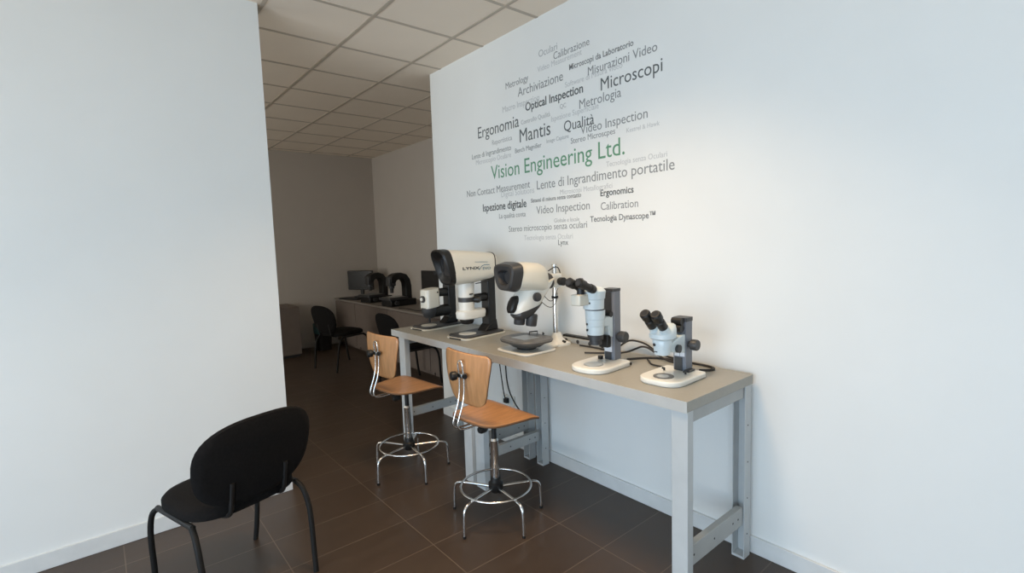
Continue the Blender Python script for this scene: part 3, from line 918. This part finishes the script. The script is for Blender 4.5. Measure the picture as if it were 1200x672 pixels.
def big_boom():
    X, Y = -.305, 2.90
    t = thing('inspection_microscope', 'largest inspection microscope with wide cream head and black hooded viewer', 'microscope', (X, Y, TZ), math.radians(7), SCOPES)
    boom_base(t)
    boom_column(t, .50)
    # wide head
    zc = .500
    sh = loft_x([(-.215, 0, zc, .120, .122, 4, -.16), (-.05, 0, zc - .003, .116, .112, 4, -.06), (.075, 0, zc + .0, .108, .094, 4, .0), (.112, 0, zc + .003, .104, .086, 4), (.126, 0, zc + .003, .092, .074, 4)])
    ho = sh.build('head_shell', 'cream', t, angle=30)
    MB().tube([(.105, p_, zc + .003 + q) for p_, q in superellipse(48, .1052, .0875, 4)], .0035, 8, closed=True).build('trim_line', 'black', ho)
    MB().tube([(.105, -.1055, zc - .070), (.07, -.108, zc - .088), (.02, -.111, zc - .108), (-.06, -.113, zc - .116)], .0035, 8).build('trim_line', 'black', ho)
    # black viewer hood, hollow in front
    def sec(x, a, b, e=3.6, s=-.16, zz=zc):
        return [(x + s * q, p_, zz + q) for p_, q in superellipse(56, a, b, e)]
    hood = MB().loft([sec(-.225, .075, .062, 2.8), sec(-.228, .085, .075, 2.8), sec(-.256, .100, .098, 3.0, -.34), sec(-.264, .112, .112, 3.4, -.34), sec(-.256, .121, .122, 3.8, -.28), sec(-.225, .1225, .126), sec(-.212, .120, .122)])
    vo = hood.build('viewing_hood', 'black', t, angle=30)
    MB().loft([sec(-.2265, .074, .061, 2.8), sec(-.2245, .074, .061, 2.8)]).build('eye_opening', 'darkglass', vo)
    # lettering on the side of the head
    for (s, x0, z0, w, m, bold, xs) in (('LYNX', -.155, -.018, .130, 'ink_logo', 1, 1.9), ('EVO', .0, -.024, .062, 'ink_blue', 0, 1.3)):
        o = text_mesh('head_lettering', s, w, m, bold, xs)
        o.parent = ho
        yy = -.1213 if s == 'LYNX' else -.1163
        o.matrix_local = Matrix(((.999, 0, .035, x0), (.035, 0, -1, yy), (0, 1, 0, zc + z0), (0, 0, 0, 1)))
    MB().tube([(-.030, -.1165, zc - .024), (-.015, -.1160, zc - .004), (.01, -.1150, zc + .012), (.055, -.1112, zc + .008)], .0018, 6, smooth=2).build('swoosh', 'ink_blue', ho)
    MB().tube([(-.060, -.1170, zc + .032), (.0, -.1150, zc + .030), (.04, -.1125, zc + .028)], .0012, 6).build('swoosh', 'ink_blue', ho)
    turn(t, ('head_shell', 'viewing_hood'), -16, (-.06, 0))
    # optical neck
    nx = -.085
    MB().lathe_axis([(0, .055), (1, .060)], (nx, 0, .285), (nx, 0, .385), 40).build('neck', 'white', t)
    MB().lathe_axis([(0, .057), (1, .057)], (nx, 0, .252), (nx, 0, .285), 40).build('dark_ring', 'charcoal', t)
    MB().box(nx - .02, nx + .01, -.064, -.056, .305, .313).build('release_button', 'black', t)
    MB().lathe_axis([(0, .056), (1, .057)], (nx, 0, .190), (nx, 0, .252), 40).build('lower_neck', 'white', t)
    MB().lathe_axis([(0, .022), (.6, .026), (1, .02)], (nx + .03, -.050, .268), (nx + .05, -.090, .268), 20).build('focus_knob', 'black', t)
    MB().tube([(nx + .04, 0, .270), (.10, 0, .270)], .030, 20).build('upper_boom', 'black', t)
    # lower white housing reaching back to the column
    R = []
    for (z, a, b) in ((.130, .100, .052), (.136, .112, .060), (.175, .118, .064), (.190, .112, .060), (.196, .09, .05)):
        R.append([(-.045 + x, y, z) for x, y in superellipse(44, a, b, 3.2)])
    MB().loft(R).build('illuminator_housing', 'white', t)
    MB().lathe_axis([(0, .040), (.5, .050), (1, .052)], (nx, 0, .098), (nx, 0, .134), 36).build('objective', 'black', t)
    MB().lathe_axis([(0, .020), (1, .036)], (nx, 0, .092), (nx, 0, .098), 36).build('lens', 'darkglass', t)
    return t
big_boom()

def small_boom():
    X, Y = -.295, 3.445
    t = thing('inspection_microscope', 'black and white video microscope at the far end of the workbench', 'microscope', (X, Y, TZ), math.radians(6), SCOPES)
    boom_base(t)
    boom_column(t, .44)
    nx = -.065
    g = MB()
    R = []
    for (z, a, b) in ((.165, .058, .056), (.168, .064, .062), (.29, .064, .062), (.312, .060, .060)):
        R.append([(nx + x, y, z + x * .10) for x, y in superellipse(44, a, b, 4)])
    MB().loft(R).build('camera_housing', 'cream', t)
    MB().lathe_axis([(0, .026), (1, .026)], (nx - .055, .0, .235), (nx - .078, .0, .235), 24).build('zoom_ring', 'charcoal', t)
    MB().lathe_axis([(0, .014), (1, .014)], (nx - .078, .0, .235), (nx - .084, .0, .235), 24).build('zoom_ring_face', 'white', t)
    MB().cyl((nx + .03, -.0625, .285), (nx + .03, -.067, .285), .006).build('screw', 'black', t)
    MB().tube([(nx + .05, 0, .275), (.10, 0, .275)], .034, 20).build('upper_boom', 'black', t)
    MB().lathe_axis([(0, .040), (.1, .046), (.9, .046), (1, .040)], (nx - .02, -.005, .128), (.11, -.005, .128), 28).build('lower_boom', 'black', t)
    MB().lathe_axis([(0, .030), (.2, .048), (.6, .060), (1, .060)], (nx - .01, 0, .082), (nx - .01, 0, .165), 32).build('lens_carrier', 'charcoal', t)
    MB().cyl((nx - .01, 0, .045), (nx - .01, 0, .082), .007).build('probe', 'black', t)
    MB().tube([(.12, 0, .42), (.03, -.01, .445), (-.02, -.01, .43)], .012, 12, smooth=1).build('top_arm', 'black', t)
    return t
small_boom()

# ------------------------------------------------------------------ loose items on and under the benches
t = thing('power_strip', 'grey power trunking lying at the wall behind the two pale microscopes', 'power strip', (-.033, 2.09, TZ))
MB().box(-.03, .024, -.20, .20, 0, .032).build('housing', 'frame_in', t, bevel=.003)
MB().box(-.012, .026, -.20, .20, .0325, .044).build('dark_cover', 'black', t, bevel=.002)
for k in range(4):
    MB().cyl((-.0305, -.15 + .10 * k, .016), (-.032, -.15 + .10 * k, .016), .012).build('socket', 'charcoal', t)

def cable(pts, r, label, smooth=3):
    return tag(MB().tube(pts, r, 8, smooth=smooth).build('power_cable', 'cable', angle=60), label, 'cable')
z = TZ + .0068
cable([(-.235, 1.93, z), (-.20, 1.88, z), (-.165, 1.84, z)], .005, 'short black cable end on the bench just behind the taller stereo microscope')
cable([(-.03, 1.86, z), (-.03, 1.81, .945), (-.03, 1.765, .972), (-.03, 1.70, .972), (-.03, 1.645, .962), (-.03, 1.60, .936), (-.022, 1.55, .912), (-.02, 1.46, z)], .0055, 'black cable arching highest against the wall between the two stereo microscopes')
cable([(-.13, 1.78, z), (-.09, 1.735, .915), (-.085, 1.68, .942), (-.085, 1.638, .962), (-.085, 1.594, .958), (-.085, 1.55, .934), (-.09, 1.48, z), (-.095, 1.40, z), (-.10, 1.33, z)], .0055, 'black cable arching in front of the highest one between the two stereo microscopes')
cable([(-.135, 1.570, z), (-.15, 1.552, z), (-.172, 1.53, z), (-.205, 1.50, z), (-.215, 1.46, z), (-.212, 1.419, z)], .0045, 'thin curled black cable on the bench left of the nearest scope')
cable([(-.20, 1.655, z), (-.15, 1.625, z), (-.09, 1.585, z), (-.055, 1.52, z), (-.05, 1.42, z), (-.045, 1.31, z), (-.055, 1.245, z), (-.085, 1.215, z), (-.12, 1.225, z), (-.15, 1.262, z)], .0058, 'long black cable from the taller scope along the wall behind the nearest scope')
cable([(-.10, 2.09, z), (-.092, 2.00, z), (-.095, 1.93, z), (-.10, 1.88, z)], .0045, 'thin black cable in front of the grey power trunking')
t = thing('cable_plug', 'small black plug on the bench behind the stage of the nearest scope', 'plug', (-.212, 1.405, TZ))
MB().box(-.012, .012, -.012, .010, 0, .016).build('plug_body', 'black', t, bevel=.002)
# leads under the bench and the wall outlet
t = thing('wall_outlet', 'white wall outlet with black plug under the workbenches', 'outlet', (0, 2.93, .345))
MB().box(-.012, 0, -.075, .075, -.04, .04).build('cover_plate', 'white', t, bevel=.003)
for yy in (-.045, .0, .045):
    MB().box(-.0125, -.0118, yy - .015, yy + .015, -.028, .028).build('socket', 'paleblue', t)
pl = thing('plug', 'black power plug pushed into the wall outlet under the bench', 'plug', (-.0127, 2.93, .345))
MB().prism([(-.03, -.016), (0, -.02), (0, .02), (-.03, .016)], 'y', -.018, .018).build('body', 'black', pl, bevel=.003)
MB().tube([(-.022, 0, .016), (-.03, .005, .05), (-.035, .02, .16), (-.03, .06, .36), (-.03, .065, .508)], .0045, 8, smooth=2).build('lead', 'cable', pl)
tag(MB().tube([(-.13, 2.80, .853), (-.13, 2.80, .70), (-.125, 2.79, .50), (-.10, 2.74, .38), (-.06, 2.70, .30), (-.03, 2.69, .12), (-.03, 2.69, .009)], .005, 8, smooth=2).build('hanging_cable', 'cable'),
    'black cable hanging from the bench beside the steel rear legs', 'cable')

# ------------------------------------------------------------------ light
def area(name, loc, rot, sx, sy, power, col):
    l = bpy.data.lights.new(name, 'AREA')
    l.shape = 'RECTANGLE'
    l.size, l.size_y = sx, sy
    l.energy = power
    l.color = col
    o = bpy.data.objects.new(name, l)
    o.location = loc
    o.rotation_euler = rot
    COL.objects.link(o)
    return o
wy = (W1[0] + W1[1]) / 2
# cool sky light falling in through the shop window
area('sky_light', (XL - .25, wy, 1.25), (math.radians(68), 0, math.radians(-90)), 5.9, 2.1, 172, (0.42, 0.70, 1.0))
# warm light bounced up from the sunlit ground outside
area('ground_light', (XL - .25, wy, .5), (math.radians(152), 0, math.radians(-90)), 5.9, .8, 108, (1.0, 0.81, 0.60))
# recessed ceiling luminaire above the photographer; the second is added to brighten the partition
for (lx, ly, pw, sp, cc, lab) in ((-1.17, 1.60, 21.5, 112, (1.0, 0.72, 0.45), 'square recessed ceiling light above the near workbench'),
                                  (-3.47, 1.60, 10, 100, (1.0, 0.85, 0.7), 'added square recessed ceiling light brightening the partition by the black chair')):
    t = thing('ceiling_luminaire', lab, 'ceiling light', (lx, ly, H), group='recessed ceiling lights')
    MB().box(-.29, .29, -.29, .29, -.012, -.004).build('frame', 'white', t)
    lamp = area('luminaire_light', (lx, ly, H - .02), (0, 0, 0), .55, .55, pw, cc)
    lamp.data.spread = math.radians(sp)
# daylight from the second window, in the left wall beyond the partition
area('side_window_light', (XL - .25, 5.9, 1.6), (math.radians(80), 0, math.radians(-90)), 3.2, 1.9, 72, (1.0, 0.92, 0.78))

w = bpy.data.worlds.new('daylight')
scene.world = w
w.use_nodes = True
bg = w.node_tree.nodes['Background']
bg.inputs['Color'].default_value = (0.75, 0.88, 1.0, 1)
bg.inputs['Strength'].default_value = 1.5

# ------------------------------------------------------------------ camera
F_PX, YAW, PITCH, ROLL = 585.47, 0.6953, -0.0888, -0.0317
cy, sy = math.cos(YAW), math.sin(YAW)
f = Vector((sy * math.cos(PITCH), cy * math.cos(PITCH), math.sin(PITCH)))
r0 = Vector((cy, -sy, 0))
u0 = r0.cross(f)
r = math.cos(ROLL) * r0 + math.sin(ROLL) * u0
u = -math.sin(ROLL) * r0 + math.cos(ROLL) * u0
cam = bpy.data.cameras.new('camera')
cam.sensor_width = 36
cam.sensor_fit = 'HORIZONTAL'
cam.lens = F_PX / 1200 * 36
cam.clip_start = .02
co = bpy.data.objects.new('camera', cam)
COL.objects.link(co)
mw = Matrix.Identity(4)
for k in range(3):
    mw[k][0], mw[k][1], mw[k][2] = r[k], u[k], -f[k]
mw[0][3], mw[1][3], mw[2][3] = -2.3775, 0, 1.5597
co.matrix_world = mw
scene.camera = co

vs = scene.view_settings
vs.view_transform = 'Standard'
vs.look = 'None'
vs.exposure = 0.0
vs.gamma = 1.0
vs.use_curve_mapping = False
